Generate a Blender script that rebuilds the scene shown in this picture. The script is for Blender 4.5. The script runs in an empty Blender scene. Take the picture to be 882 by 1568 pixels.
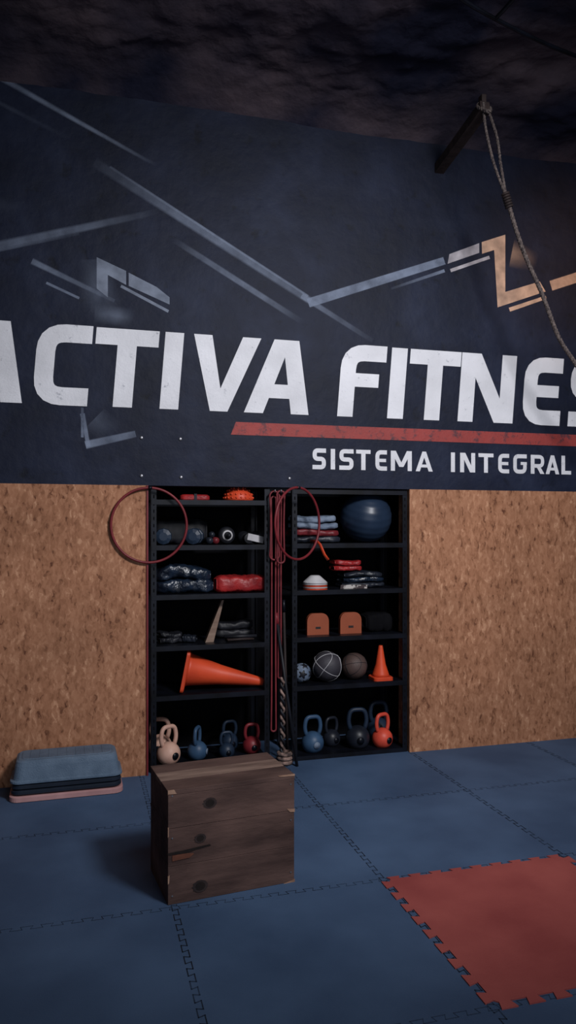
import bpy, math, random
from mathutils import Vector, Matrix, noise
random.seed(4)
scene = bpy.context.scene
try:
    scene.view_settings.view_transform = 'Standard'
except Exception:
    pass

# ---------------------------------------------------------------- materials
def lin(c):
    r = []
    for v in c[:3]:
        v = v / 255.0
        r.append(v / 12.92 if v <= 0.04045 else ((v + 0.055) / 1.055) ** 2.4)
    return (r[0], r[1], r[2], 1.0)

def new_mat(name):
    m = bpy.data.materials.new(name)
    m.use_nodes = True
    nt = m.node_tree
    return m, nt, nt.nodes['Principled BSDF']

def mat(name, c1, c2=None, scale=6.0, rough=0.6, bump=0.0, bscale=60.0, metal=0.0, lo=0.35, hi=0.65, stretch=None, spec=0.3, detail=6, bdist=0.02):
    m, nt, p = new_mat(name)
    c1 = lin(c1)
    p.inputs['Roughness'].default_value = rough
    p.inputs['Metallic'].default_value = metal
    p.inputs['Specular IOR Level'].default_value = spec
    tc = nt.nodes.new('ShaderNodeTexCoord')
    mp = nt.nodes.new('ShaderNodeMapping')
    if stretch:
        mp.inputs['Scale'].default_value = stretch
    nt.links.new(tc.outputs['Object'], mp.inputs['Vector'])
    if c2 is None:
        c2 = tuple(v * 0.8 for v in c1[:3]) + (1.0,)
    else:
        c2 = lin(c2)
    n = nt.nodes.new('ShaderNodeTexNoise')
    n.inputs['Scale'].default_value = scale
    n.inputs['Detail'].default_value = detail
    r = nt.nodes.new('ShaderNodeValToRGB')
    r.color_ramp.elements[0].position = lo
    r.color_ramp.elements[1].position = hi
    r.color_ramp.elements[0].color = c1
    r.color_ramp.elements[1].color = c2
    nt.links.new(mp.outputs['Vector'], n.inputs['Vector'])
    nt.links.new(n.outputs['Fac'], r.inputs['Fac'])
    nt.links.new(r.outputs['Color'], p.inputs['Base Color'])
    if bump > 0:
        n2 = nt.nodes.new('ShaderNodeTexNoise')
        n2.inputs['Scale'].default_value = bscale
        n2.inputs['Detail'].default_value = 5
        b = nt.nodes.new('ShaderNodeBump')
        b.inputs['Strength'].default_value = bump
        b.inputs['Distance'].default_value = bdist
        nt.links.new(mp.outputs['Vector'], n2.inputs['Vector'])
        nt.links.new(n2.outputs['Fac'], b.inputs['Height'])
        nt.links.new(b.outputs['Normal'], p.inputs['Normal'])
    return m

def wall_mat():
    """navy paint over rough render: stains, trowel texture and flaked pits"""
    m, nt, p = new_mat('navy_wall_paint')
    p.inputs['Roughness'].default_value = 0.62
    p.inputs['Specular IOR Level'].default_value = 0.2
    tc = nt.nodes.new('ShaderNodeTexCoord')
    n = nt.nodes.new('ShaderNodeTexNoise'); n.inputs['Scale'].default_value = 1.7; n.inputs['Detail'].default_value = 12; n.inputs['Roughness'].default_value = .6
    nt.links.new(tc.outputs['Object'], n.inputs['Vector'])
    r = nt.nodes.new('ShaderNodeValToRGB'); e = r.color_ramp.elements
    e[0].position = .34; e[0].color = lin((13, 18, 34)); e[1].position = .72; e[1].color = lin((34, 41, 62))
    x = e.new(.52); x.color = lin((20, 26, 45))
    nt.links.new(n.outputs['Fac'], r.inputs['Fac'])
    n2 = nt.nodes.new('ShaderNodeTexNoise'); n2.inputs['Scale'].default_value = 8; n2.inputs['Detail'].default_value = 7; n2.inputs['Roughness'].default_value = .55
    nt.links.new(tc.outputs['Object'], n2.inputs['Vector'])
    mr = nt.nodes.new('ShaderNodeMapRange'); mr.inputs['From Min'].default_value = .30; mr.inputs['From Max'].default_value = .40
    mr.inputs['To Min'].default_value = .5; mr.inputs['To Max'].default_value = 1
    nt.links.new(n2.outputs['Fac'], mr.inputs['Value'])
    mm = nt.nodes.new('ShaderNodeVectorMath'); mm.operation = 'SCALE'
    nt.links.new(r.outputs['Color'], mm.inputs[0]); nt.links.new(mr.outputs[0], mm.inputs['Scale'])
    nt.links.new(mm.outputs[0], p.inputs['Base Color'])
    b = nt.nodes.new('ShaderNodeBump'); b.inputs['Strength'].default_value = .35; b.inputs['Distance'].default_value = .025
    nt.links.new(n2.outputs['Fac'], b.inputs['Height'])
    nt.links.new(b.outputs['Normal'], p.inputs['Normal'])
    return m

def osb_mat():
    m, nt, p = new_mat('osb_board')
    p.inputs['Roughness'].default_value = 0.7
    p.inputs['Specular IOR Level'].default_value = 0.15
    tc = nt.nodes.new('ShaderNodeTexCoord')
    nz = nt.nodes.new('ShaderNodeTexNoise'); nz.inputs['Scale'].default_value = 22; nz.inputs['Detail'].default_value = 4
    nt.links.new(tc.outputs['Object'], nz.inputs['Vector'])
    cols = []
    for i, (rot, sc) in enumerate([((0, 0.45, 0), (56, 36, 22)), ((0, -0.8, 0), (52, 36, 24)), ((0, 1.45, 0), (70, 36, 30)), ((0, 2.4, 0), (27, 19, 13))]):
        mp = nt.nodes.new('ShaderNodeMapping')
        mp.inputs['Rotation'].default_value = rot
        mp.inputs['Scale'].default_value = sc
        mp.inputs['Location'].default_value = (3.1 * i, 1.7 * i, 5.3 * i)
        mx = nt.nodes.new('ShaderNodeVectorMath'); mx.operation = 'MULTIPLY_ADD'
        mx.inputs[1].default_value = (0.04, 0.04, 0.04)
        nt.links.new(nz.outputs['Color'], mx.inputs[0])
        nt.links.new(tc.outputs['Object'], mx.inputs[2])
        nt.links.new(mx.outputs[0], mp.inputs['Vector'])
        v = nt.nodes.new('ShaderNodeTexVoronoi')
        v.inputs['Scale'].default_value = 1.0
        nt.links.new(mp.outputs['Vector'], v.inputs['Vector'])
        s = nt.nodes.new('ShaderNodeSeparateColor')
        nt.links.new(v.outputs['Color'], s.inputs[0])
        cols.append(s.outputs[0])
    cur = cols[0]
    for c in cols[1:]:
        a = nt.nodes.new('ShaderNodeMath'); a.operation = 'ADD'
        nt.links.new(cur, a.inputs[0]); nt.links.new(c, a.inputs[1]); cur = a.outputs[0]
    a3 = nt.nodes.new('ShaderNodeMath'); a3.operation = 'DIVIDE'; a3.inputs[1].default_value = len(cols)
    nt.links.new(cur, a3.inputs[0])
    r = nt.nodes.new('ShaderNodeValToRGB')
    e = r.color_ramp.elements
    e[0].position = 0.14; e[0].color = lin((100, 62, 45))
    e[1].position = 0.88; e[1].color = lin((198, 150, 118))
    x = e.new(0.28); x.color = lin((144, 98, 72))
    x = e.new(0.50); x.color = lin((162, 113, 85))
    x = e.new(0.70); x.color = lin((174, 125, 96))
    nt.links.new(a3.outputs[0], r.inputs['Fac'])
    n2 = nt.nodes.new('ShaderNodeTexNoise'); n2.inputs['Scale'].default_value = 1.6; n2.inputs['Detail'].default_value = 8
    nt.links.new(tc.outputs['Object'], n2.inputs['Vector'])
    mr = nt.nodes.new('ShaderNodeMapRange')
    mr.inputs['From Min'].default_value = 0.3; mr.inputs['From Max'].default_value = 0.7
    mr.inputs['To Min'].default_value = 0.78; mr.inputs['To Max'].default_value = 1.06
    nt.links.new(n2.outputs['Fac'], mr.inputs['Value'])
    mm = nt.nodes.new('ShaderNodeVectorMath'); mm.operation = 'SCALE'
    nt.links.new(r.outputs['Color'], mm.inputs[0]); nt.links.new(mr.outputs[0], mm.inputs['Scale'])
    nt.links.new(mm.outputs[0], p.inputs['Base Color'])
    return m

def stroke_mat(name, col, strength=1.0):
    """thin dry-brushed paint; coverage comes from the 'fade' vertex attribute"""
    m, nt, p = new_mat(name)
    p.inputs['Base Color'].default_value = lin(col)
    p.inputs['Roughness'].default_value = 0.7
    at = nt.nodes.new('ShaderNodeAttribute'); at.attribute_name = 'fade'
    tc = nt.nodes.new('ShaderNodeTexCoord')
    n = nt.nodes.new('ShaderNodeTexNoise'); n.inputs['Scale'].default_value = 9; n.inputs['Detail'].default_value = 8
    nt.links.new(tc.outputs['Object'], n.inputs['Vector'])
    mr = nt.nodes.new('ShaderNodeMapRange')
    mr.inputs['From Min'].default_value = 0.3; mr.inputs['From Max'].default_value = 0.65
    mr.inputs['To Min'].default_value = 0.5; mr.inputs['To Max'].default_value = 1.0
    nt.links.new(n.outputs['Fac'], mr.inputs['Value'])
    mu = nt.nodes.new('ShaderNodeMath'); mu.operation = 'MULTIPLY'
    nt.links.new(at.outputs['Fac'], mu.inputs[0]); nt.links.new(mr.outputs[0], mu.inputs[1])
    mu2 = nt.nodes.new('ShaderNodeMath'); mu2.operation = 'MULTIPLY'; mu2.inputs[1].default_value = strength
    nt.links.new(mu.outputs[0], mu2.inputs[0])
    nt.links.new(mu2.outputs[0], p.inputs['Alpha'])
    return m

def worn_mat(name, col, worn, amt=0.60):
    m, nt, p = new_mat(name)
    p.inputs['Roughness'].default_value = 0.65
    tc = nt.nodes.new('ShaderNodeTexCoord')
    n = nt.nodes.new('ShaderNodeTexNoise'); n.inputs['Scale'].default_value = 13; n.inputs['Detail'].default_value = 12
    n.inputs['Roughness'].default_value = 0.7
    nt.links.new(tc.outputs['Object'], n.inputs['Vector'])
    r = nt.nodes.new('ShaderNodeValToRGB')
    e = r.color_ramp.elements
    e[0].position = amt; e[0].color = lin(col)
    e[1].position = amt + 0.10; e[1].color = lin(worn)
    nt.links.new(n.outputs['Fac'], r.inputs['Fac'])
    n3 = nt.nodes.new('ShaderNodeTexNoise'); n3.inputs['Scale'].default_value = 3; n3.inputs['Detail'].default_value = 4
    nt.links.new(tc.outputs['Object'], n3.inputs['Vector'])
    mr = nt.nodes.new('ShaderNodeMapRange')
    mr.inputs['From Min'].default_value = 0.3; mr.inputs['From Max'].default_value = 0.7
    mr.inputs['To Min'].default_value = 0.78; mr.inputs['To Max'].default_value = 1.0
    nt.links.new(n3.outputs['Fac'], mr.inputs['Value'])
    mm = nt.nodes.new('ShaderNodeVectorMath'); mm.operation = 'SCALE'
    nt.links.new(r.outputs['Color'], mm.inputs[0]); nt.links.new(mr.outputs[0], mm.inputs['Scale'])
    nt.links.new(mm.outputs[0], p.inputs['Base Color'])
    b = nt.nodes.new('ShaderNodeBump'); b.inputs['Strength'].default_value = .35; b.inputs['Distance'].default_value = .02
    nt.links.new(n.outputs['Fac'], b.inputs['Height']); nt.links.new(b.outputs['Normal'], p.inputs['Normal'])
    return m

M = {}
M['wall'] = wall_mat()
M['ceil'] = mat('rough_dark_plaster', (34, 35, 52), (104, 88, 92), 1.1, 0.85, 0.6, 6, spec=0.15, lo=0.42, hi=0.76, detail=10, bdist=.05)
M['osb'] = osb_mat()
M['floor'] = mat('blue_foam', (54, 74, 102), (70, 92, 122), 1.6, 0.7, 0.15, 220, spec=0.25, detail=10)
M['seam'] = mat('foam_seam', (14, 20, 32), (44, 60, 82), 3.0, rough=0.9, lo=.45, hi=.62)
M['redfoam'] = mat('red_foam', (140, 66, 64), (160, 82, 77), 2.5, 0.75, 0.15, 220, spec=0.15, detail=8)
M['white'] = worn_mat('white_wall_paint', (222, 222, 228), (130, 134, 146), 0.60)
M['redpaint'] = worn_mat('red_wall_paint', (150, 52, 48), (84, 40, 48), 0.52)
M['stroke'] = stroke_mat('brushed_grey_blue_paint', (140, 152, 176), 0.72)
M['strokew'] = stroke_mat('brushed_warm_lit_paint', (214, 176, 150), 0.92)  # peach tone puts the warm light's tint into the paint colour
M['strokeg'] = stroke_mat('brushed_pale_paint', (190, 184, 190), 0.9)
M['strokeb'] = stroke_mat('brushed_dull_blue_paint', (150, 160, 180), 0.85)
M['black'] = mat('black_metal', (11, 12, 17), (20, 23, 33), 8, 0.38, metal=0.3)
M['recess'] = mat('black_recess_paint', (7, 7, 10), (10, 10, 14), 4, 0.85, spec=.1)
M['rubber'] = mat('black_rubber', (18, 19, 24), (28, 29, 36), 10, 0.5)
M['wood'] = mat('weathered_plank', (48, 36, 35), (108, 84, 77), 2.2, 0.8, 0.4, 10, stretch=(1.0, 2.4, 3.2), lo=0.3, hi=0.78, spec=.15, bdist=.012, detail=10)
M['woodtop'] = mat('worn_top_plank', (84, 66, 60), (144, 120, 108), 2.6, 0.8, 0.35, 10, stretch=(1.0, 6, 5), lo=0.3, hi=0.72, spec=.15, bdist=.01)
M['woodlight'] = mat('pale_wood', (140, 118, 104), (110, 88, 76), 5, 0.7, stretch=(1, 1, 5))
M['wooddark'] = mat('dark_wood', (34, 27, 28), (54, 42, 40), 5, 0.7, 0.3, 20)
M['knot'] = mat('knot_dark', (20, 14, 13), (32, 22, 19), 20, 0.8)
M['chip'] = mat('splintered_wood', (110, 66, 48), (80, 46, 36), 14, 0.8)
M['paleedge'] = mat('chipped_edge_wood', (160, 128, 108), (126, 96, 80), 14, 0.8)
M['orange'] = mat('orange_plastic', (212, 76, 42), (190, 64, 36), 5, 0.45)
M['orange2'] = mat('orange_wood_panel', (148, 76, 50), (134, 66, 42), 5, 0.6)
M['red'] = mat('red_vinyl', (164, 42, 42), (128, 30, 34), 9, 0.4, 0.4, 25)
M['darkred'] = mat('dark_red_plastic', (116, 36, 42), (98, 30, 36), 8, 0.45)
M['band'] = mat('red_latex', (122, 44, 50), (94, 36, 42), 8, 0.5)
M['ballblue'] = mat('blue_ball_vinyl', (36, 50, 70), (29, 41, 59), 5, 0.34)
M['kbblue'] = mat('blue_kettlebell', (54, 80, 108), (42, 64, 90), 8, 0.45)
M['kbdark'] = mat('dark_kettlebell', (22, 25, 33), (32, 36, 46), 8, 0.4)
M['kbnavy'] = mat('navy_kettlebell', (32, 46, 64), (24, 35, 51), 8, 0.45)
M['kbbeige'] = mat('beige_kettlebell', (206, 166, 148), (180, 140, 124), 8, 0.5)
M['kbred'] = mat('red_kettlebell', (120, 36, 42), (98, 28, 36), 8, 0.45)
M['kborange'] = mat('orange_kettlebell', (210, 78, 58), (180, 62, 48), 8, 0.45)
M['bag'] = mat('navy_bag_vinyl', (14, 20, 31), (28, 40, 57), 16, 0.25, 0.9, 18, spec=.6)
M['mat'] = mat('grey_blue_mat', (116, 128, 146), (78, 92, 112), 8, 0.6, 0.3, 30)
M['stepgrey'] = mat('grey_blue_plastic', (94, 112, 132), (80, 98, 118), 10, 0.6, 0.3, 160)
M['steppink'] = mat('pink_plastic', (180, 138, 138), (164, 122, 122), 8, 0.6)
M['stepnavy'] = mat('navy_plastic', (28, 36, 50), (22, 30, 42), 8, 0.5)
M['rope'] = mat('hemp_rope', (112, 100, 96), (64, 56, 56), 60, 0.9, 0.6, 120)
M['ropepale'] = mat('pale_rope', (150, 124, 114), (60, 50, 48), 30, 0.9)
M['greyball'] = mat('grey_ball', (60, 58, 64), (50, 48, 54), 8, 0.5, 0.2, 200)
M['brownball'] = mat('brown_ball', (82, 66, 62), (70, 55, 52), 8, 0.5, 0.2, 200)
M['whitep'] = mat('white_plastic', (196, 194, 196), (172, 170, 174), 8, 0.5)
M['label'] = mat('printed_label', (180, 174, 170), (60, 50, 52), 26, 0.5, lo=.48, hi=.52)
M['steel'] = mat('bolt_steel', (150, 150, 155), rough=0.4, metal=0.8)

# ---------------------------------------------------------------- mesh builder
class B:
    def __init__(s):
        s.v = []; s.f = []; s.m = []; s.sm = []; s.mats = []; s.fade = []
    def mi(s, name):
        if name not in s.mats: s.mats.append(name)
        return s.mats.index(name)
    def add(s, verts, faces, mname, smooth=False, T=None, fade=None):
        o = len(s.v); k = s.mi(mname)
        for i, v in enumerate(verts):
            v = Vector(v)
            s.v.append(T @ v if T else v)
            s.fade.append(fade[i] if fade else 1.0)
        for f in faces:
            s.f.append([o + i for i in f]); s.m.append(k); s.sm.append(smooth)
    def box(s, c, d, mname, rot=None):
        hx, hy, hz = d[0] / 2, d[1] / 2, d[2] / 2
        vs = [(x, y, z) for x in (-hx, hx) for y in (-hy, hy) for z in (-hz, hz)]
        fs = [(0, 1, 3, 2), (4, 6, 7, 5), (0, 4, 5, 1), (2, 3, 7, 6), (0, 2, 6, 4), (1, 5, 7, 3)]
        T = Matrix.Translation(c)
        if rot: T = T @ rot
        s.add(vs, fs, mname, False, T)
    def revolve(s, prof, mname, T=None, n=28, smooth=True):
        vs = []; fs = []
        for (r, z) in prof:
            for i in range(n):
                a = 2 * math.pi * i / n
                vs.append((r * math.cos(a), r * math.sin(a), z))
        k = len(prof)
        for j in range(k - 1):
            for i in range(n):
                fs.append((j * n + i, j * n + (i + 1) % n, (j + 1) * n + (i + 1) % n, (j + 1) * n + i))
        fs.append(tuple(reversed(range(n))))
        fs.append(tuple((k - 1) * n + i for i in range(n)))
        s.add(vs, fs, mname, smooth, T)
    def sphere(s, c, r, mname, sc=(1, 1, 1), n=24, rot=None):
        prof = [(max(1e-4, r * math.sin(math.pi * j / 14)), -r * math.cos(math.pi * j / 14)) for j in range(15)]
        T = Matrix.Translation(c)
        if rot: T = T @ rot
        T = T @ Matrix.Diagonal((sc[0], sc[1], sc[2], 1))
        s.revolve(prof, mname, T, n)
    def tube(s, path, r, mname, closed=False, n=8, flat=None, T=None):
        P = [Vector(p) for p in path]; k = len(P)
        vs = []; fs = []
        def tan(i):
            if closed: return (P[(i + 1) % k] - P[(i - 1) % k]).normalized()
            return (P[min(i + 1, k - 1)] - P[max(i - 1, 0)]).normalized()
        t0 = tan(0)
        up = Vector((0, 0, 1)) if abs(t0.z) < 0.9 else Vector((0, 1, 0))
        nrm = (up - t0 * up.dot(t0)).normalized()
        for i in range(k):
            t = tan(i)
            nrm = (nrm - t * nrm.dot(t)).normalized()
            b = t.cross(nrm)
            rr = r[i] if isinstance(r, (list, tuple)) else r
            for j in range(n):
                a = 2 * math.pi * j / n
                fl = flat if flat else 1.0
                vs.append(P[i] + nrm * (rr * math.cos(a)) + b * (rr * fl * math.sin(a)))
        rng = k if closed else k - 1
        for i in range(rng):
            for j in range(n):
                i2 = (i + 1) % k
                fs.append((i * n + j, i * n + (j + 1) % n, i2 * n + (j + 1) % n, i2 * n + j))
        if not closed:
            fs.append(tuple(reversed(range(n))))
            fs.append(tuple((k - 1) * n + j for j in range(n)))
        s.add(vs, fs, mname, True, T)
    def prism(s, poly, y0, y1, mname, T=None):
        """poly in (x,z), extruded along y"""
        n = len(poly)
        vs = [(p[0], y0, p[1]) for p in poly] + [(p[0], y1, p[1]) for p in poly]
        fs = [tuple(range(n)), tuple(reversed(range(n, 2 * n)))]
        for i in range(n):
            j = (i + 1) % n
            fs.append((j, i, n + i, n + j))
        s.add(vs, fs, mname, False, T)
    def layers(s, lay, mname, T=None, smooth=False):
        """stack of rounded rectangles (z,hx,hy,r)"""
        vs = []; fs = []; q = 6; n = 4 * (q + 1)
        for (z, hx, hy, r) in lay:
            for ci, (sx, sy, a0) in enumerate([(1, 1, 0), (-1, 1, 90), (-1, -1, 180), (1, -1, 270)]):
                for i in range(q + 1):
                    a = math.radians(a0 + 90 * i / q)
                    vs.append((sx * (hx - r) + r * math.cos(a), sy * (hy - r) + r * math.sin(a), z))
        for j in range(len(lay) - 1):
            for i in range(n):
                fs.append((j * n + i, j * n + (i + 1) % n, (j + 1) * n + (i + 1) % n, (j + 1) * n + i))
        fs.append(tuple(reversed(range(n)))); fs.append(tuple((len(lay) - 1) * n + i for i in range(n)))
        s.add(vs, fs, mname, smooth, T)
    def obj(s, name, loc=(0, 0, 0), rotz=0.0, bevel=0.0, parent=None, sub=False):
        me = bpy.data.meshes.new(name)
        me.from_pydata([tuple(v) for v in s.v], [], s.f)
        for mn in s.mats: me.materials.append(M[mn])
        for p, k, sm in zip(me.polygons, s.m, s.sm):
            p.material_index = k; p.use_smooth = sm
        if any(f != 1.0 for f in s.fade):
            a = me.attributes.new('fade', 'FLOAT', 'POINT')
            for i, f in enumerate(s.fade): a.data[i].value = f
        me.validate(); me.update()
        o = bpy.data.objects.new(name, me)
        scene.collection.objects.link(o)
        o.location = loc; o.rotation_euler = (0, 0, rotz)
        if bevel > 0:
            md = o.modifiers.new('bevel', 'BEVEL'); md.width = bevel; md.segments = 2; md.limit_method = 'ANGLE'
        if parent: o.parent = parent
        return o

def R(axis, deg): return Matrix.Rotation(math.radians(deg), 4, axis)

# ---------------------------------------------------------------- room shell (metres; wall face y=0, floor z=0)
XL, XR, YF = -3.2, 5.2, -8.2
OX0, OX1, OH = 0.455, 2.40, 1.985       # recess opening
b = B(); b.box(((XL + XR) / 2, 0.10, (OH + 5.2) / 2), (XR - XL, 0.20, 5.2 - OH), 'wall')
for (x, z) in [(0.41, 2.31), (0.675, 2.31), (0.41, 2.05), (0.68, 2.045), (1.46, 2.05)]:
    b.revolve([(0.012, 0), (0.012, 0.004), (0.006, 0.006)], 'steel', Matrix.Translation((x, 0, z)) @ R('X', 90), 12)
b.obj('wall_back')
b = B()
b.box(((XL + OX0) / 2, 0.10, OH / 2), (OX0 - XL, 0.20, OH), 'osb'); o = b.obj('wall_osb_left')
b = B()
b.box(((OX1 + XR) / 2, 0.10, OH / 2), (XR - OX1, 0.20, OH), 'osb'); o = b.obj('wall_osb_right')
b = B()
b.box((0.449, -0.006, OH / 2), (0.012, 0.012, OH), 'darkred')
b.obj('trim_1')
b = B()
b.box((1.43, 0.62, 1.1), (2.5, 0.04, 2.3), 'recess')
b.box((0.36, 0.41, 1.1), (0.04, 0.42, 2.3), 'recess')
b.box((2.50, 0.41, 1.1), (0.04, 0.42, 2.3), 'recess')
b.box((1.43, 0.41, 2.03), (2.5, 0.42, 0.04), 'recess')
b.obj('wall_recess')
b = B(); b.box((XL - 0.1, YF / 2, 2.6), (0.2, -YF, 5.2), 'wall'); b.obj('wall_left')
b = B(); b.box((XR + 0.1, YF / 2, 2.6), (0.2, -YF, 5.2), 'wall'); b.obj('wall_right')

# ceiling: rough plaster, coved down into the wall
b = B(); nx, ny = 200, 190; vs = []; fs = []
for j in range(ny + 1):
    ty = (j / ny) ** 1.7
    y = 0.05 + ty * (YF - 0.05)
    for i in range(nx + 1):
        x = XL + (XR - XL) * i / nx
        nz = noise.fractal(Vector((x * 0.8 + y * .4, y * 1.0, 3.1)), 0.9, 2.1, 6)
        n2 = noise.fractal(Vector((x * 2.6, y * 3.0, 7.7)), 0.7, 2.1, 5)
        fade = min(1.0, max(0.25, -y / 0.4))
        z = 4.86 + (0.10 * nz + 0.035 * n2) * fade - 0.24 * math.exp(y / 0.34)
        vs.append((x, y, z))
for j in range(ny):
    for i in range(nx):
        a = j * (nx + 1) + i
        fs.append((a, a + nx + 1, a + nx + 2, a + 1))
b.add(vs, fs, 'ceil', True); b.obj('ceiling')

# floor with interlocking seams
def wave(length, period=0.125, a=0.017):
    pts = []; n = int(round(length / period)); p = length / n
    pts.append((0, -a))
    for k in range(n):
        pts += [((k + 0.30) * p, -a), ((k + 0.20) * p, a), ((k + 0.80) * p, a), ((k + 0.70) * p, -a)]
    pts.append((length, -a))
    return pts
def ribbon(b, pts, w, z, m):
    for p, q in zip(pts[:-1], pts[1:]):
        p = Vector(p); q = Vector(q); d = (q - p)
        if d.length < 1e-5: continue
        d.normalize(); n = Vector((-d.y, d.x)) * w / 2; e = d * w / 2
        c = [p - e - n, q + e - n, q + e + n, p - e + n]
        b.add([(v.x, v.y, z) for v in c], [(0, 1, 2, 3)], m)
b = B(); b.box(((XL + XR) / 2, (YF + 0.62) / 2, -0.02), (XR - XL, 0.62 - YF, 0.04), 'floor')
SX = [k + 0.41 for k in range(-3, 5)]; SY = [-k + 0.15 for k in range(0, 9)]
for sx in SX:
    for k in range(0, 8):
        y0 = SY[k]
        pts = [(sx + off * .7, y0 - s_) for s_, off in wave(1.0, .0833)]
        ribbon(b, pts, 0.0042, 0.0012, 'seam')
for sy in SY[1:]:
    for k in range(len(SX) - 1):
        pts = [(SX[k] + s_, sy + off * .7) for s_, off in wave(1.0, .0833)]
        ribbon(b, pts, 0.0022, 0.0012, 'seam')
b.obj('floor')
# red tile : x 1.41..2.41, y -1.85..-2.85
b = B(); out = []
w = wave(1.0, .111, .019)
out += [(1.41 + s_, -1.85 + o_ * .6) for s_, o_ in w[1:-1]]
out += [(2.41 + o_, -1.85 - s_) for s_, o_ in w[1:-1]]
out += [(2.41 - s_, -2.85 - o_) for s_, o_ in w[1:-1]]
out += [(1.41 - o_, -2.85 + s_) for s_, o_ in w[1:-1]]
n = len(out)
vs = [(p[0], p[1], 0.005) for p in out] + [(p[0], p[1], 0.0) for p in out]
fs = [tuple(reversed(range(n)))] + [(i, (i + 1) % n, n + (i + 1) % n, n + i) for i in range(n)]
b.add(vs, fs, 'redfoam'); b.obj('red_foam_mat')

# ---------------------------------------------------------------- lettering
def rpath(pts, r, q=5):
    out = [Vector(pts[0])]
    for i in range(1, len(pts) - 1):
        p0, p1, p2 = Vector(pts[i - 1]), Vector(pts[i]), Vector(pts[i + 1])
        d1 = (p0 - p1); d2 = (p2 - p1)
        rr = min(r, d1.length * 0.49, d2.length * 0.49)
        a = p1 + d1.normalized() * rr; c = p1 + d2.normalized() * rr
        for k in range(q + 1):
            t = k / q
            out.append(a * (1 - t) ** 2 + p1 * 2 * t * (1 - t) + c * t * t)
    out.append(Vector(pts[-1]))
    return out
def thick(pts, w):
    P = [Vector(p) for p in pts]; L = []; Rr = []
    for i in range(len(P)):
        if i == 0: d = (P[1] - P[0]).normalized(); k = 1
        elif i == len(P) - 1: d = (P[-1] - P[-2]).normalized(); k = 1
        else:
            d1 = (P[i] - P[i - 1]).normalized(); d2 = (P[i + 1] - P[i]).normalized()
            d = (d1 + d2).normalized(); k = 1 / max(0.5, d.dot(d1))
        n = Vector((-d.y, d.x)) * w / 2 * k
        L.append(P[i] + n); Rr.append(P[i] - n)
    return [[L[i], L[i + 1], Rr[i + 1], Rr[i]] for i in range(len(P) - 1)]
def rect(x0, z0, x1, z1): return [[Vector((x0, z0)), Vector((x1, z0)), Vector((x1, z1)), Vector((x0, z1))]]
def poly(*p): return [[Vector(q) for q in p]]
def glyph(c, w, h, ts, th):
    hs, ht = ts / 2, th / 2; r = ts * 0.95
    if c == 'I': return rect(0, 0, ts, h)
    if c == 'T': return rect(0, h - th, w, h) + rect(w / 2 - hs, 0, w / 2 + hs, h - th)
    if c == 'L': return rect(0, 0, ts, h) + rect(ts, 0, w, th)
    if c == 'C': return thick(rpath([(w, h - ht), (hs, h - ht), (hs, ht), (w, ht)], r), (ts + th) / 2)
    if c == 'E': return thick(rpath([(w, h - ht), (hs, h - ht), (hs, ht), (w, ht)], r), (ts + th) / 2) + rect(ts * .9, h / 2 - ht * .85, w * 0.92, h / 2 + ht * .85)
    if c == 'F': return thick(rpath([(w, h - ht), (hs, h - ht), (hs, 0)], r), (ts + th) / 2) + rect(ts * .9, h * 0.42, w * 0.86, h * 0.42 + th * .9)
    if c == 'S': return thick(rpath([(w, h - ht), (hs, h - ht), (hs, h / 2), (w - hs, h / 2), (w - hs, ht), (0, ht)], r * .8), (ts + th) / 2)
    if c == 'G': return thick(rpath([(w, h - ht), (hs, h - ht), (hs, ht), (w - hs, ht), (w - hs, h * .55)], r), (ts + th) / 2) + rect(w * .55, h * .45, w, h * .45 + th * .8)
    if c == 'N': return rect(0, 0, ts, h) + rect(w - ts, 0, w, h) + poly((ts * .2, h), (ts * 1.3, h), (w - ts * .2, 0), (w - ts * 1.3, 0))
    if c == 'M': return rect(0, 0, ts, h) + rect(w - ts, 0, w, h) + poly((0, h), (ts * 1.2, h), (w / 2 + hs, h * .2), (w / 2 - hs, h * .2)) + poly((w, h), (w / 2 + hs, h * .2), (w / 2 - hs, h * .2), (w - ts * 1.2, h))
    if c == 'A': return poly((0, 0), (ts, 0), (w / 2 + hs * .9, h), (w / 2 - hs * .9, h)) + poly((w, 0), (w / 2 + hs * .9, h), (w / 2 - hs * .9, h), (w - ts, 0)) + rect(w * .22, h * .2, w * .78, h * .2 + th * .75)
    if c == 'R': return rect(0, 0, ts, h) + thick(rpath([(ts * .8, h - ht), (w - hs, h - ht), (w - hs, h * .42), (ts * .8, h * .42)], r), th) + poly((w * .38, h * .42), (w * .38 + ts, h * .42), (w, 0), (w - ts * 1.1, 0))
    return []
def put(b, polys, x0, z0, sl, m, y=-0.003):
    k = 0
    for pl in polys:
        ar = sum(pl[i].x * pl[(i + 1) % len(pl)].y - pl[(i + 1) % len(pl)].x * pl[i].y for i in range(len(pl)))
        q = pl if ar > 0 else list(reversed(pl))
        b.add([(x0 + p.x + sl * p.y, y - 0.00004 * k, z0 + p.y) for p in q], [tuple(range(len(q)))], m)
        k += 1
H = 0.532; Z0 = 2.513; SL = 0.08; TS, TH = 0.128, 0.112
b = B()
for c, x, w_ in [('C', -0.305, 0.355), ('T', 0.071, 0.42), ('I', 0.531, 0.13), ('F', 1.817, 0.36), ('I', 2.215, 0.13),
                 ('T', 2.367, 0.425), ('N', 2.798, 0.478), ('E', 3.351, 0.35), ('S', 3.775, 0.36), ('S', 4.185, 0.36)]:
    put(b, glyph(c, w_, H, TS, TH), x, Z0, SL, 'white')
put(b, poly((0.770, H), (0.899, H), (0.955, 0.16), (1.005, 0), (0.880, 0)) + poly((0.955, 0.16), (1.118, H), (1.251, H), (1.005, 0)), 0, Z0, 0, 'white')
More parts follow.
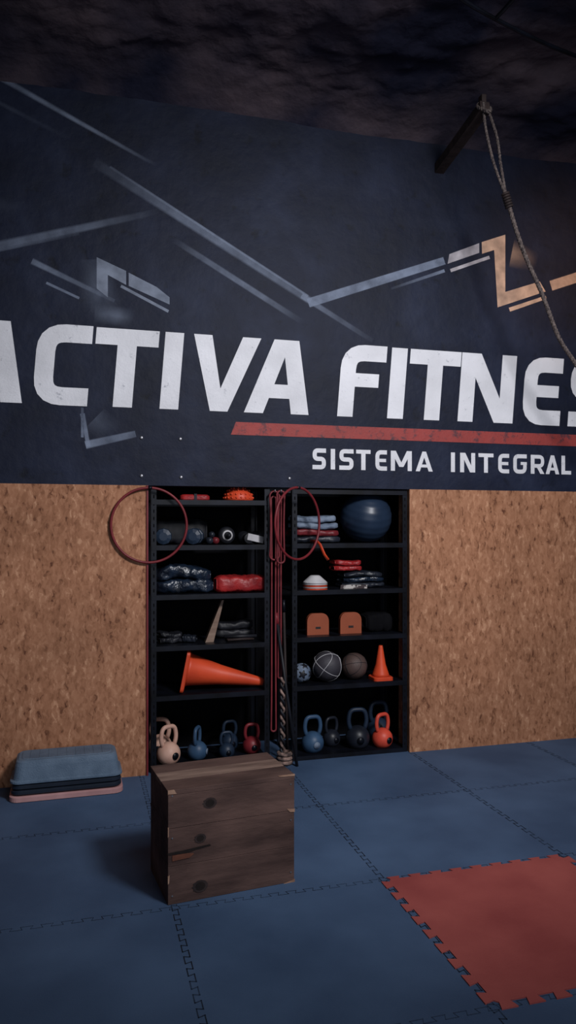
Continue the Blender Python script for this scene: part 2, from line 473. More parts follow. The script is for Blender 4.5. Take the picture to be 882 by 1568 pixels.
for dx in (0, -1.964):
    put(b, poly((1.123, 0), (1.262, 0), (1.475, H), (1.348, H)) + poly((1.469, 0), (1.602, 0), (1.533, H), (1.412, H)) + poly((1.25, .11), (1.52, .11), (1.52, .21), (1.29, .21)), dx, Z0, 0, 'white')
b.obj('painted_wall_lettering')
b = B()
for c, x, x1 in [('S', 1.632, 1.736), ('I', 1.772, 1.803), ('S', 1.838, 1.95), ('T', 1.970, 2.084), ('E', 2.121, 2.215), ('M', 2.246, 2.417), ('A', 2.449, 2.590),
                 ('I', 2.743, 2.782), ('N', 2.821, 2.95), ('T', 2.978, 3.109), ('E', 3.149, 3.247), ('G', 3.282, 3.404), ('R', 3.44, 3.564), ('A', 3.575, 3.70), ('L', 3.72, 3.81)]:
    put(b, glyph(c, x1 - x, 0.15, 0.034, 0.029), x, 2.122, 0.0, 'white')
b.obj('painted_wall_subtitle')
b = B(); put(b, poly((1.03, 2.352), (4.9, 2.350), (4.9, 2.443), (1.065, 2.443)), 0, 0, 0, 'redpaint'); b.obj('painted_red_stripe')

# brushed strokes
def stroke(b, p0, p1, w0, w1, f0, f1, m='stroke', y=-0.002, soft=0.25, n=14, mid=None):
    p0 = Vector(p0); p1 = Vector(p1); d = (p1 - p0).normalized(); nn = Vector((-d.y, d.x))
    vs = []; fd = []; fs = []
    for i in range(n + 1):
        t = i / n; c = p0.lerp(p1, t); w = w0 + (w1 - w0) * t
        f = f0 + (f1 - f0) * t
        if mid is not None:
            f = f0 + (mid - f0) * min(1, t / 0.4) if t < 0.4 else (mid if t < 0.6 else mid + (f1 - mid) * (t - 0.6) / 0.4)
        for o, k in ((-0.5, 0), (-0.5 + soft / 2, 1), (0.5 - soft / 2, 1), (0.5, 0)):
            q = c + nn * w * o; vs.append((q.x, y, q.y)); fd.append(min(0.999, f * k))
    for i in range(n):
        for j in range(3):
            a = i * 4 + j; fs.append((a, a + 4, a + 5, a + 1))
    b.add(vs, fs, m, False, None, fd)
b = B()
stroke(b, (-0.55, 4.65), (0.513, 4.18), 0.05, 0.03, 0.7, 0.0, soft=.7, mid=0.7)
stroke(b, (-0.9, 4.62), (-0.05, 4.28), 0.04, 0.04, 0.3, 0.0, soft=.8)
# long diagonal: broad dim pass with a brighter narrow edge
stroke(b, (0.10, 4.155), (1.62, 3.34), 0.085, 0.065, 0.05, 0.4, soft=.5, mid=0.6, y=-.0021)
stroke(b, (0.20, 4.135), (1.60, 3.375), 0.02, 0.02, 0.2, 0.5, soft=.5, mid=0.7, y=-.0026)
stroke(b, (1.55, 3.375), (2.10, 3.084), 0.05, 0.04, 0.6, 0.05, soft=.4, y=-.0027)
stroke(b, (0.62, 3.69), (1.56, 3.18), 0.05, 0.05, 0.0, 0.0, soft=.4, mid=0.65, y=-.0022)
stroke(b, (-0.9, 3.40), (0.53, 3.87), 0.08, 0.05, 0.5, 0.0, soft=.5, mid=0.5, y=-.0023)
stroke(b, (-0.9, 3.37), (0.0, 3.66), 0.02, 0.02, 0.5, 0.1, soft=.5, y=-.0028)
stroke(b, (-0.9, 3.80), (-0.33, 3.79), 0.12, 0.12, 0.2, 0.0, soft=.9)
stroke(b, (1.60, 3.325), (2.688, 3.736), 0.070, 0.062, 0.75, 0.95, soft=.15, y=-.0024)
stroke(b, (2.25, 3.485), (2.69, 3.660), 0.02, 0.028, 0.1, 0.9, soft=.3)
stroke(b, (-0.30, 3.45), (0.23, 3.23), 0.05, 0.03, 0.7, 0.2, soft=.5)
stroke(b, (-0.21, 3.315), (0.0, 3.23), 0.02, 0.02, 0.7, 0.7, soft=.3)
stroke(b, (0.10, 3.50), (0.15, 3.10), 0.22, 0.30, 0.12, 0.0, soft=1, mid=.30, y=-.0012)
stroke(b, (0.10, 3.14), (0.36, 3.12), 0.14, 0.14, 0.1, 0.0, soft=1, mid=.5, y=-.0013)
stroke(b, (0.02, 2.46), (0.06, 2.24), 0.035, 0.03, 0.7, 0.8, soft=.3)
stroke(b, (0.04, 2.25), (0.37, 2.335), 0.06, 0.05, 0.8, 0.5, soft=.3, y=-.0025)
stroke(b, (0.10, 2.43), (0.22, 2.32), 0.20, 0.20, 0.3, 0.0, soft=1, y=-.0015)
stroke(b, (0.02, 2.50), (0.02, 2.30), 0.02, 0.02, 0.3, 0.8, soft=.3)
b.obj('painted_brush_lines')
b = B()
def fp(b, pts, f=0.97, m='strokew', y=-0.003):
    pts = [Vector(p) for p in pts]
    ar = sum(pts[i].x * pts[(i + 1) % len(pts)].y - pts[(i + 1) % len(pts)].x * pts[i].y for i in range(len(pts)))
    if ar < 0: pts.reverse()
    b.add([(p.x, y, p.y) for p in pts], [tuple(range(len(pts)))], m, False, None, [f] * len(pts))
fp(b, [(2.715, 3.715), (2.985, 3.825), (2.985, 3.90), (2.73, 3.79)], 0.95, 'strokeg')
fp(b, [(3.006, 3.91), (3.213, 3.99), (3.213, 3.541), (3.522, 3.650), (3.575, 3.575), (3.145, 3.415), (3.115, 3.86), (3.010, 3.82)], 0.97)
stroke(b, (2.74, 3.665), (3.075, 3.80), 0.028, 0.028, 0.95, 0.95, 'strokeg', soft=.2)
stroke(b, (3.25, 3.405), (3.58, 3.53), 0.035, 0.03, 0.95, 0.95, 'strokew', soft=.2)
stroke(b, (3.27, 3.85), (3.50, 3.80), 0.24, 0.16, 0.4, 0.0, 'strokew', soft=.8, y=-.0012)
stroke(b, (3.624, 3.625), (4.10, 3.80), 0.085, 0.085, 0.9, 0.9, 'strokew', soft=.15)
fp(b, [(0.113, 3.515), (0.113, 3.304), (0.186, 3.25), (0.186, 3.402), (0.307, 3.345), (0.307, 3.44)], 0.75, 'strokeb')
fp(b, [(0.324, 3.43), (0.513, 3.348), (0.600, 3.285), (0.600, 3.235), (0.324, 3.34)], 0.75, 'strokeb')
stroke(b, (0.272, 3.335), (0.593, 3.187), 0.022, 0.022, 0.75, 0.75, 'strokeb', soft=.2)
b.obj('painted_lightning_bolts')

# ---------------------------------------------------------------- shelving
def shelf_unit(x0, x1, levels, top):
    b = B(); y0, y1 = 0.03, 0.47
    for x in (x0, x1):
        sgn = 1 if x == x0 else -1
        for y, sy in ((y0, 1), (y1, -1)):
            b.box((x + sgn * 0.018, y, top / 2), (0.036, 0.004, top), 'black')
            b.box((x, y + sy * 0.018, top / 2), (0.004, 0.036, top), 'black')
        z = 0.06
        while z < top - 0.03:
            b.box((x + sgn * 0.018, y0 - 0.0025, z), (0.009, 0.001, 0.022), 'recess'); z += 0.05
    for z in levels:
        b.box(((x0 + x1) / 2, (y0 + y1) / 2, z - 0.004), (x1 - x0 - 0.006, y1 - y0 - 0.008, 0.008), 'black')
        b.box(((x0 + x1) / 2, y0 - 0.003, z - 0.017), (x1 - x0 - 0.006, 0.005, 0.034), 'black')
        b.box(((x0 + x1) / 2, y1 - 0.004, z - 0.017), (x1 - x0 - 0.006, 0.004, 0.034), 'black')
    return b
b = shelf_unit(0.478, 1.318, [1.890, 1.573, 1.228, 0.873, 0.528, 0.03], 1.975); b.obj('metal_shelf')
b = shelf_unit(1.490, 2.392, [1.976, 1.580, 1.238, 0.895, 0.540, 0.03], 1.98); b.obj('metal_shelf')
LZ = [1.890, 1.573, 1.228, 0.873, 0.528, 0.031]; RZ = [1.976, 1.580, 1.238, 0.895, 0.540, 0.031]

# ---------------------------------------------------------------- kettlebells
def kettlebell(x, y, z, h, m, rot=0, mh=None):
    b = B(); r = h * 0.31
    prof = [(r * .62, 0), (r * .66, r * .03)]
    for j in range(1, 16):
        a = -math.pi / 2 + 0.72 + (math.pi - 0.72) * j / 16
        prof.append((max(0.002, r * math.cos(a)), r * 0.76 + r * math.sin(a)))
    prof.append((0.002, r * 1.76))
    b.revolve(prof, m, None, 28)
    hw = h * 0.235; zt = h - h * 0.055; zb = r * 1.35
    path = rpath([(-hw * .72, zb), (-hw * 1.05, zb + (zt - zb) * .45), (-hw * .8, zt), (hw * .8, zt), (hw * 1.05, zb + (zt - zb) * .45), (hw * .72, zb)], h * .13, 5)
    b.tube([(p.x, 0, p.y) for p in path], h * 0.058, mh or m, n=12)
    b.revolve([(r * .3, 0), (r * .3, .004)], 'mat' if m in ('kbblue',) else 'black', Matrix.Translation((0, -r * .985, r * .76)) @ R('X', 90), 16)
    b.obj('kettlebell', (x, y, z), rot)
FZ = 0.031
kettlebell(0.61, 0.14, FZ, 0.27, 'kbbeige', 0.5)
kettlebell(0.57, 0.33, FZ, 0.28, 'kbbeige', -0.3)
kettlebell(0.82, 0.18, FZ, 0.235, 'kbblue', 1.1)
kettlebell(1.03, 0.16, FZ, 0.19, 'kbnavy', 0.1)
kettlebell(1.09, 0.35, FZ, 0.22, 'kbnavy', 0.2)
kettlebell(1.23, 0.22, FZ, 0.22, 'kbred', 0.1)
kettlebell(1.675, 0.13, FZ, 0.27, 'kbblue', 0.1)
kettlebell(1.86, 0.24, FZ, 0.22, 'kbdark', 0.3)
kettlebell(2.035, 0.14, FZ, 0.30, 'kbdark', -0.1, 'kbnavy')
kettlebell(2.225, 0.11, FZ, 0.255, 'kborange', 0.35)
kettlebell(2.28, 0.32, FZ, 0.30, 'kbnavy', 0.0)

# ---------------------------------------------------------------- shelf contents, left unit
b = B(); b.revolve([(0.105, 0), (0.108, 0.012), (0.100, 0.045), (0.078, 0.073), (0.045, 0.089), (0.002, 0.094)], 'orange', None, 32)
for ring_, (rr, zz, k) in enumerate([(0.106, 0.02, 20), (0.100, 0.045, 18), (0.080, 0.072, 14), (0.05, 0.087, 9)]):
    for i in range(k):
        a = 2 * math.pi * (i + .5 * (ring_ % 2)) / k
        b.sphere((rr * math.cos(a), rr * math.sin(a), zz), 0.008, 'orange', n=8)
b.obj('spiky_balance_dome', (1.11, 0.125, LZ[0]))
b = B(); b.layers([(0, .10, .05, .03), (.008, .105, .055, .035), (.03, .105, .055, .035), (.04, .09, .045, .03)], 'red')
b.box((0, 0, 0.02), (0.02, 0.115, 0.05), 'black'); b.obj('folded_red_strap', (0.79, 0.12, LZ[0]))
def dumbbell(x, y, z, m, rot):
    b = B(); T = R('Y', 90)
    for sx in (-1, 1):
        b.revolve([(0.03, -0.04), (0.056, -0.03), (0.06, 0), (0.056, 0.03), (0.03, 0.04)], m, Matrix.Translation((sx * 0.075, 0, 0.06)) @ T, 10, smooth=False)
    b.tube([(-0.06, 0, 0.06), (0, 0, 0.06), (0.06, 0, 0.06)], [0.014, 0.018, 0.014], 'steel', n=10)
    b.obj('dumbbell', (x, y, z), rot)
dumbbell(0.58, 0.19, LZ[1], 'kbnavy', 1.45)
dumbbell(0.80, 0.17, LZ[1], 'kbnavy', 1.3)
def roller(x, y, z, rot):
    b = B(); b.revolve([(0.03, -.03), (0.055, -.025), (0.065, 0), (0.055, .025), (0.03, .03)], 'rubber', Matrix.Translation((0, 0, .066)) @ R('X', 90), 24)
    b.revolve([(0.038, -.034), (0.038, .034)], 'whitep', Matrix.Translation((0, 0, .066)) @ R('X', 90), 20)
    b.revolve([(0.028, -.036), (0.028, .036)], 'rubber', Matrix.Translation((0, 0, .066)) @ R('X', 90), 20)
    b.tube([(0, -.08, .066), (0, .08, .066)], .014, 'rubber'); b.obj('ab_wheel', (x, y, z), rot)
roller(1.035, 0.19, LZ[1], 0.1)
b = B()
for sx in (0, .10):
    b.sphere((sx, 0, .05), .048, 'rubber', (1, 1.25, 1)); b.sphere((sx + .03, -.03, .055), .020, 'whitep', (1, 1.5, 1))
    b.revolve([(.032, 0), (.036, .025), (.038, .05)], 'rubber', Matrix.Translation((sx, -.05, .044)) @ R('X', 90), 16)
b.box((.05, -.102, .045), (.13, .012, .05), 'whitep', R('Y', 12))
b.obj('boxing_gloves', (1.165, 0.20, LZ[1]), 0.2, bevel=.003)
b = B()
for i, (x, mm) in enumerate([(0, 'kbdark'), (.045, 'darkred')]):
    b.tube([(x, -.08, .03), (x + .005, 0, .03), (x, .08, .03)], .024, mm, n=10)
b.tube([(0.02, -.05, .072), (.03, .03, .074)], .022, 'kbdark', n=10)
b.obj('hand_wraps', (0.905, .22, LZ[1]))
def lumpy(name, x, y, z, hx, hy, h, m, seed, straps=None, rot=0.0, layers=1, mats=None, amp=1.0):
    """folded / stuffed fabric: boxy rounded slabs with creases, stacked"""
    b = B()
    for L in range(layers):
        vs = []; fs = []; nu, nv = 40, 24; hh = h / layers
        for i in range(nu + 1):
            u = -1 + 2 * i / nu
            tap = (1 - abs(u) ** 9 * 0.30)
            for j in range(nv):
                a = 2 * math.pi * j / nv
                cy = abs(math.cos(a)) ** .5 * math.copysign(1, math.cos(a)); cz = abs(math.sin(a)) ** .5 * math.copysign(1, math.sin(a))
                k = 1 + amp * (0.22 * noise.noise(Vector((u * 2.6 + seed, cy * 1.5, cz * 1.5 + L * 5))) + .10 * noise.noise(Vector((u * 9 + seed, cy * 4, cz * 4 + L * 5))))
                dx = .08 * hx * noise.noise(Vector((L * 3.1 + .5, seed + .3, 0)))
                sag = .12 * hh * amp * math.sin(u * 3 + seed + L)
                vs.append((u * hx * (1 - .05 * L) + dx, hy * cy * tap * (k * .5 + .5), max(0.0, hh / 2 + hh / 2 * cz * tap * k + (sag if L else 0)) + L * hh * .93))
        for i in range(nu):
            for j in range(nv):
                fs.append((i * nv + j, i * nv + (j + 1) % nv, (i + 1) * nv + (j + 1) % nv, (i + 1) * nv + j))
        fs.append(tuple(range(nv))); fs.append(tuple(reversed([nu * nv + j for j in range(nv)])))
        b.add(vs, fs, mats[L] if mats else m, True)
    return b.obj(name, (x, y, z), rot)
lumpy('black_tote_bag', 0.72, 0.39, LZ[1], 0.20, 0.06, 0.19, 'rubber', 51)
lumpy('folded_vinyl_bag', 0.715, 0.22, LZ[2], 0.205, 0.12, 0.20, 'bag', 1, None, 0.0, 2, amp=1.4)
lumpy('red_sandbag', 1.12, 0.15, LZ[2], 0.185, 0.09, 0.12, 'red', 5)
lumpy('leather_gloves', 0.62, 0.20, LZ[3], 0.085, 0.06, 0.08, 'rubber', 3, None, 0.3, 2, amp=1.8)
lumpy('ankle_weight', 0.765, 0.19, LZ[3], 0.05, 0.05, 0.05, 'kbdark', 9, None, -0.3, amp=1.8)
lumpy('folded_black_towel', 1.12, 0.36, LZ[3], 0.15, 0.08, 0.13, 'rubber', 61, None, 0, 2)
b = B(); b.prism([(-.06, 0), (0.0, 0), (.075, .30), (.060, .30)], -.03, .03, 'woodlight'); b.obj('wooden_wedge', (0.93, 0.16, LZ[3]))
b = B()
for i in range(4): b.tube([(0, i * .03, .012), (.2, i * .03 + .03, .012)], .010, 'wooddark')
b.tube([(-.02, .03, .032), (.22, .02, .032)], .012, 'rubber'); b.obj('gymnastic_sticks', (1.03, .12, LZ[3]))
def cone(b, h, r, base, m):
    b.layers([(0, base, base, .03), (.02, base, base, .03), (.026, base * .93, base * .93, .03)], m)
    b.revolve([(r * 1.12, .024), (r, .045), (r * .62, h * .45), (r * .28, h * .94), (r * .22, h), (r * .12, h)], m, None, 28)
b = B(); cone(b, 0.585, 0.115, 0.150, 'orange')
o = b.obj('traffic_cone', (0.725, 0.20, LZ[4] + 0.153)); o.rotation_euler = (0, math.radians(101), math.radians(-8))
# ---------------------------------------------------------------- right unit
b = B(); prof = []
for j in range(49):
    a = math.pi * j / 48; rr = .2 * (1 + .006 * math.cos(a * 24)); prof.append((max(1e-4, rr * math.sin(a)), -rr * math.cos(a)))
b.revolve(prof, 'ballblue', R('X', 25), 40); b.obj('exercise_ball', (2.14, 0.24, RZ[1] + 0.197))
lumpy('folded_exercise_mats', 1.70, 0.21, RZ[1], .19, .12, .215, 'mat', 21, None, 0.0, 4, ['kbdark', 'darkred', 'mat', 'mat'])
b = B(); b.tube([(0, .05, .012), (.02, -.05, .012), (.03, -.085, -.01), (.06, -.09, -.08), (.09, -.09, -.12)], .012, 'orange', flat=.4, n=8); b.obj('orange_strap', (1.64, .02, RZ[1] + .003))
b = B()
for i in range(5):
    b.revolve([(.095, i * .012), (.085, i * .012 + .010), (.04, i * .012 + .05), (.03, i * .012 + .055)], 'orange' if i in (0, 2) else 'whitep', None, 28)
b.obj('marker_cone_stack', (1.69, .12, RZ[2]))
lumpy('folded_black_bags', 2.09, .23, RZ[2], .17, .11, .13, 'bag', 31, None, 0.0, 3, ['kbdark', 'bag', 'kbdark'])
lumpy('folded_red_cloth', 1.97, .22, RZ[2] + .128, .11, .09, .085, 'red', 41, None, 0.0, 2)
b = B(); b.prism([(-.11, 0), (.11, 0), (.105, .026), (-.105, .03)], -.006, .006, 'label'); b.obj('printed_box_label', (1.985, .085, RZ[2]), bevel=.002)
for x in (1.715, 1.975):
    b = B()
    hp = [(-.085, 0), (.085, 0), (.085, .10)] + [(.085 - .05 * (1 - math.cos(t)), .10 + .06 * math.sin(t)) for t in [math.pi / 2 * k / 6 for k in range(1, 7)]]
    hp += [(-p[0], p[1]) for p in reversed(hp[2:])]
    b.prism(hp, -.02, .02, 'orange2'); b.prism([(-.02, .045), (.02, .045), (.02, .062), (-.02, .062)], -.022, -.019, 'wooddark')
    b.obj('wooden_target_block', (x, .14, RZ[3]), bevel=.004)
lumpy('black_gear_bag', 2.22, .24, RZ[3], .11, .10, .14, 'recess', 13)
def ball(name, x, y, z, r, m, seam, rot):
    b = B(); b.sphere((0, 0, 0), r, m, n=32)
    rs = r * 1.002; tr = r * .018
    def circ(f): return [f(2 * math.pi * k / 48) for k in range(48)]
    b.tube(circ(lambda t: (rs * math.cos(t), rs * math.sin(t), 0)), tr, seam, True, 6)
    b.tube(circ(lambda t: (rs * math.cos(t), 0, rs * math.sin(t))), tr, seam, True, 6)
    for sg in (-1, 1):
        b.tube(circ(lambda t: tuple(Vector((sg * (0.5 + .22 * math.cos(2 * t)), .86 * math.cos(t), .86 * math.sin(t))).normalized() * rs)), tr, seam, True, 6)
    o = b.obj(name, (x, y, z + r)); o.rotation_euler = rot
ball('basketball', 1.795, .15, RZ[4] + .002, .112, 'greyball', 'whitep', (.5, .4, .3))
ball('basketball', 2.02, .17, RZ[4] + .002, .100, 'brownball', 'rubber', (1.2, .2, .5))
b = B(); b.sphere((0, 0, 0), .072, 'mat', n=28)
g = (1 + 5 ** .5) / 2
for v in [(0, s1, s2 * g) for s1 in (-1, 1) for s2 in (-1, 1)] + [(s1, s2 * g, 0) for s1 in (-1, 1) for s2 in (-1, 1)] + [(s2 * g, 0, s1) for s1 in (-1, 1) for s2 in (-1, 1)]:
    d = Vector(v).normalized(); q = d.to_track_quat('Z', 'Y').to_matrix().to_4x4()
    b.revolve([(.034, .0635), (.0335, .0650), (.018, .0712), (.002, .0735)], 'rubber', q, 5)
b.obj('soccer_ball', (1.595, .15, RZ[4] + .074), .4)
b = B(); cone(b, .26, .062, .078, 'orange'); b.obj('small_traffic_cone', (2.215, .12, RZ[4]))

# ---------------------------------------------------------------- hoops, bands, ropes between the units
def ring(name, c, r, rotz, m, tr=.010):
    b = B(); b.tube([(r * math.cos(t), 0, r * math.sin(t)) for t in [2 * math.pi * k / 64 for k in range(64)]], tr, m, True, 10)
    b.tube([(r * math.cos(1.50), 0, r * math.sin(1.50)), (r * math.cos(1.6), 0, r * math.sin(1.6))], tr * 1.25, 'black', n=10)
    b.obj(name, c, rotz)
ring('gymnastics_hoop', (0.46, -0.025, 1.713), .255, 0, 'darkred', .009)
ring('gymnastics_hoop', (1.465, -0.20, 1.725), .25, math.radians(36), 'darkred', .009)
def band(x, z0, z1, w, y, m='band'):
    b = B(); pts = []
    for k in range(13):
        a = math.pi * k / 12; pts.append((x + w * math.cos(a), y, z1 + w * math.sin(a)))
    for k in range(1, 8):
        t = k / 8; pts.append((x - w * (1 - .25 * math.sin(math.pi * t)), y - .004 * math.sin(t * 9), z1 + (z0 - z1) * t))
    for k in range(13):
        a = math.pi + math.pi * k / 12; pts.append((x + w * math.cos(a), y, z0 + w * math.sin(a)))
    for k in range(1, 8):
        t = k / 8; pts.append((x + w * (1 - .2 * math.sin(math.pi * t)), y, z0 + (z1 - z0) * t))
    b.tube(pts, .007, m, True, 8); b.obj('resistance_band')
band(1.345, 1.50, 1.92, .035, -.012)
band(1.385, 1.47, 1.93, .028, -.035)
band(1.345, .25, 1.90, .018, .015)
band(1.395, .62, 1.91, .012, .035)
b = B()
b.box((1.40, .06, 1.965), (.17, .02, .03), 'black')
for x in (1.34, 1.385, 1.43): b.tube([(x, .06, 1.955), (x, -.04, 1.95), (x, -.05, 1.965)], .005, 'steel')
b.obj('band_hook_rail')
b = B()
for ph in (0, math.pi):
    b.tube([(1.405 + .011 * math.cos(ph + t * 40), .02 + .011 * math.sin(ph + t * 40) - .03, .62 - t * .6) for t in [k / 90 for k in range(91)]], .010, 'ropepale' if ph else 'rubber', n=6)
for k in range(3):
    b.tube([(1.42 + .045 * math.cos(t), -.02 + .045 * math.sin(t), .02 + k * .03) for t in [2 * math.pi * q / 20 for q in range(20)]], .015, 'ropepale', True, 8)
b.obj('battle_rope')
b = B(); b.tube([(1.372, .04, 1.05), (1.490, -.09, .0)], .011, 'rubber', n=10); b.tube([(1.369, .044, 1.08), (1.377, .034, 1.0)], .014, 'darkred', n=10); b.obj('exercise_pole')
b = B(); b.tube([(1.435, .07, 1.15), (1.458, .04, .0)], .010, 'wooddark', n=10); b.tube([(1.4347, .0705, 1.17), (1.4365, .068, 1.08)], .013, 'black', n=10); b.obj('exercise_pole')

# ---------------------------------------------------------------- aerobic step stack
b = B()
b.layers([(0, .335, .14, .05), (.004, .345, .15, .06), (.032, .345, .15, .06), (.038, .335, .14, .05)], 'steppink')
b.layers([(.042, .325, .135, .05), (.05, .335, .145, .06), (.068, .335, .145, .06), (.074, .32, .135, .05)], 'stepnavy')
b.layers([(.077, .32, .135, .05), (.083, .335, .145, .06), (.105, .33, .145, .06), (.108, .31, .125, .05)], 'stepnavy')
b.layers([(.110, .325, .142, .05), (.116, .340, .152, .06), (.128, .340, .152, .06), (.134, .325, .142, .055), (.215, .312, .132, .055), (.240, .305, .126, .055), (.250, .290, .112, .05)], 'stepgrey')
b.layers([(.2495, .275, .098, .045), (.2535, .27, .094, .045)], 'stepgrey')
for i in range(9):
    b.box((-.22 + i * .055, 0, .2545), (.006, .17, .002), 'stepgrey')
b.obj('aerobic_step', (-0.075, -0.165, 0.0), math.radians(1), bevel=.002)

# ---------------------------------------------------------------- plyo box
W_, D_, Hh = .615, .385, .515; t_ = .022
b = B(); random.seed(2)
ph = Hh / 3
b.box((W_ / 2, D_ / 2, Hh / 2), (W_ - 2 * t_ - .002, D_ - 2 * t_ - .002, Hh - .03), 'knot')
for k in range(3):
    z = ph * (k + .5); g_ = .0006
    zz = ph - g_ - (t_ if k == 2 else 0); zc = z - (t_ / 2 if k == 2 else 0)
    b.box((W_ / 2, t_ / 2 + random.uniform(0, .002), zc), (W_ - .002, t_, zz), 'wood')
    b.box((W_ / 2, D_ - t_ / 2, zc), (W_ - .002, t_, zz), 'wood')
    b.box((t_ / 2, D_ / 2, zc), (t_, D_ - 2 * t_ - .002, zz), 'wood')
    b.box((W_ - t_ / 2, D_ / 2, zc), (t_, D_ - 2 * t_ - .002, zz), 'wood')
for k, (y0, y1) in enumerate([(0, .14), (.143, .26), (.263, D_)]):
    b.box((W_ / 2, (y0 + y1) / 2, Hh - t_ / 2), (W_ + .002, y1 - y0, t_ - .001 * k), 'woodtop' if k == 1 else 'wood')
box = b.obj('wooden_plyo_box', (0.383, -1.821, 0.0), math.radians(6.3), bevel=.002)
b = B()
def disc(cx, cz, rx, rz, y, m, tilt=0):
    n = 22; vs = [(cx + rx * math.cos(2 * math.pi * i / n) * (1 + .12 * math.sin(3 * i)), y, cz + rz * math.sin(2 * math.pi * i / n)) for i in range(n)]
    b.add(vs, [tuple(range(n))], m)
for (x, z, r) in [(.195, .435, .022), (.150, .280, .018), (.150, .062, .024)]:
    disc(x, z, r * 1.5, r * 1.15, -.0008, 'wooddark'); disc(x, z, r * .95, r * .8, -.0014, 'knot')
b.prism([(.0, .226), (.09, .222), (.13, .232), (.20, .240), (.195, .246), (.11, .240), (.06, .236), (0, .234)], -.001, .004, 'knot')
b.prism([(.02, .196), (.10, .200), (.12, .215), (.09, .222), (.02, .221)], -.0015, .004, 'chip')
for (x, z) in [(.02, .49), (.02, .30), (.02, .04), (.595, .47), (.595, .30), (.595, .05)]:
    disc(x, z, .004, .004, -.0012, 'steel')
b.prism([(.575, .355), (.6155, .350), (.6155, .335), (.59, .338)], -.0015, .004, 'paleedge')
b.prism([(0, .13), (.008, .135), (.006, .10), (0, .095)], -.0015, .003, 'paleedge')
b.prism([(0, .35), (.005, .35), (.004, .31), (0, .305)], -.0015, .003, 'paleedge')
b.prism([(.0, .500), (.04, .497), (.03, .516), (.0, .516)], -.0017, .004, 'paleedge')
b.prism([(.54, .512), (.6155, .508), (.6155, .5165), (.53, .5165)], -.0017, .004, 'paleedge')
b.prism([(.56, .0), (.6155, .0), (.6155, .014), (.60, .008)], -.0015, .003, 'paleedge')
b.obj('knots_and_splits', parent=box)

# ---------------------------------------------------------------- wall beam with rope
b = B()
p0 = Vector((2.645, 0.02, 4.43)); p1 = Vector((2.655, -0.66, 4.56)); d = (p1 - p0)
rot = d.to_track_quat('Y', 'Z').to_matrix().to_4x4()
b.box((p0 + p1) / 2, (.075, d.length, .07), 'wooddark', rot)
b.box((2.656, -.62, 4.60), (.035, .05, .10), 'wooddark')
b.obj('wall_beam', bevel=.004)
b = B()
def twist(path, r, m, tw=9):
    P = [Vector(p) for p in path]
    out = []
    for a, c in zip(P[:-1], P[1:]):
        n = max(2, int((c - a).length / .012))
        for i in range(n): out.append(a.lerp(c, i / n))
    out.append(P[-1])
    for ph in (0, 2.09, 4.19):
        L = 0; pp = []
        for i, q in enumerate(out):
            if i: L += (q - out[i - 1]).length
            a = ph + L * 90
            dd = (out[min(i + 1, len(out) - 1)] - out[max(i - 1, 0)]).normalized()
            n1 = dd.cross(Vector((0, 1, 0))).normalized(); n2 = dd.cross(n1)
            pp.append(q + n1 * r * .5 * math.cos(a) + n2 * r * .5 * math.sin(a))
        b.tube(pp, r * .62, m, n=6)
def smoothp(pts, k=6):
    P = [Vector(p) for p in pts]; out = []
    for i in range(len(P) - 1):
        a = P[max(i - 1, 0)]; p = P[i]; q = P[i + 1]; e = P[min(i + 2, len(P) - 1)]
        for j in range(k):
            t = j / k
            out.append(.5 * ((2 * p) + (q - a) * t + (2 * a - 5 * p + 4 * q - e) * t * t + (3 * p - a - 3 * q + e) * t ** 3))
    out.append(P[-1]); return out
twist(smoothp([(2.68, -.62, 4.60), (2.77, -.61, 4.40), (2.81, -.6, 4.20), (2.851, -.6, 3.99)]), .010, 'rope')
twist(smoothp([(2.64, -.66, 4.58), (2.655, -.66, 4.42), (2.735, -.63, 4.20), (2.851, -.6, 3.99)]), .010, 'rope')
twist(smoothp([(2.64, -.60, 4.60), (2.62, -.63, 4.56), (2.655, -.70, 4.50), (2.70, -.64, 4.56), (2.66, -.6, 4.61)]), .013, 'rope')
twist(smoothp([(2.851, -.6, 3.99), (2.979, -.6, 3.645), (3.136, -.6, 3.342), (3.268, -.6, 3.05), (3.413, -.6, 2.86), (3.62, -.6, 2.60), (4.2, -.6, 2.05), (4.9, -.6, 1.2), (5.02, -.6, .4), (5.0, -.6, .02)]), .015, 'rope')
for k in range(6):
    c = Vector((2.845, -.6, 4.01)) + Vector((.006, 0, -.017)) * k
    b.tube([(c.x + .020 * math.cos(t), c.y + .020 * math.sin(t), c.z + .008 * math.cos(t)) for t in [2 * math.pi * q / 14 for q in range(14)]], .009, 'wooddark', True, 6)
for k in range(3):
    b.tube([(4.9 + .12 * math.cos(t), -.6 + .12 * math.sin(t), .015 + .03 * k) for t in [2 * math.pi * q / 28 for q in range(28)]], .015, 'rope', True, 8)
b.obj('climbing_rope')
b = B()
b.tube(smoothp([(1.6, -1.55, 4.78), (1.974, -1.38, 4.74), (2.39, -1.24, 4.72), (3.06, -1.07, 4.72), (3.8, -1.0, 4.73), (4.8, -.95, 4.76)]), .012, 'black')
b.tube(smoothp([(2.38, -1.24, 4.72), (2.40, -1.5, 4.73), (2.42, -2.6, 4.76)]), .012, 'black')
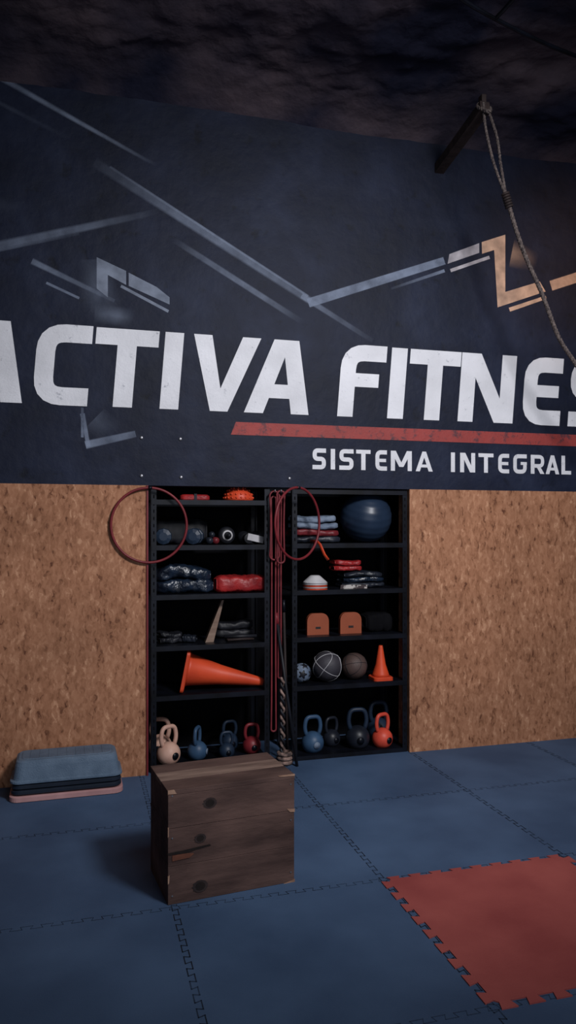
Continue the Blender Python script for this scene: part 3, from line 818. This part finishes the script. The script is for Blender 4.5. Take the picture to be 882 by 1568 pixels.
b.obj('ceiling_cable')

# ---------------------------------------------------------------- lights
def aim(o, target):
    o.rotation_euler = (Vector(target) - o.location).to_track_quat('-Z', 'Y').to_euler()
def area(name, loc, target, sx, sy, power, col):
    l = bpy.data.lights.new(name, 'AREA'); l.shape = 'RECTANGLE'; l.size = sx; l.size_y = sy; l.energy = power; l.color = col
    o = bpy.data.objects.new(name, l); scene.collection.objects.link(o); o.location = loc; aim(o, target); return o
def spot(name, loc, target, size, blend, power, col, soft):
    l = bpy.data.lights.new(name, 'SPOT'); l.energy = power; l.color = col; l.spot_size = math.radians(size); l.spot_blend = blend; l.shadow_soft_size = soft
    o = bpy.data.objects.new(name, l); scene.collection.objects.link(o); o.location = loc; aim(o, target); return o
spot('vignette_key_spot', (2.7, -5.0, 4.5), (1.6, 0.0, 1.75), 79, 1.0, 1080, (0.98, 0.97, 1.0), .5)  # unseen key from upper right; cone falloff shaped to darken the corners
area('overhead_soft_fill', (1.8, -3.7, 4.45), (1.3, -0.8, 0.8), 2.2, 1.2, 34, (0.90, 0.95, 1.0))  # added weak overhead fill to soften the key, no fixture modelled
area('open_side_fill', (1.0, -8.0, 1.6), (1.2, -1.0, 3.6), 5.0, 2.4, 62, (0.82, 0.88, 1.0))  # added frontal fill at the open side behind the camera, no door there
spot('warm_wall_light', (4.5, -2.2, 4.2), (3.85, 0, 3.85), 44, 1.0, 75, (1.0, 0.5, 0.25), .25)
wd = bpy.data.worlds.new('World'); scene.world = wd; wd.use_nodes = True
wd.node_tree.nodes['Background'].inputs[0].default_value = (.5, .6, .8, 1); wd.node_tree.nodes['Background'].inputs[1].default_value = .10

# ---------------------------------------------------------------- camera
cam = bpy.data.cameras.new('camera'); co = bpy.data.objects.new('camera', cam); scene.collection.objects.link(co)
cam.sensor_fit = 'VERTICAL'; cam.sensor_height = 36; cam.lens = 26.4; cam.shift_y = 0.0147
co.location = (0, -5.213, 1.7); co.rotation_euler = (math.radians(90), 0, math.radians(-15.53))
scene.camera = co
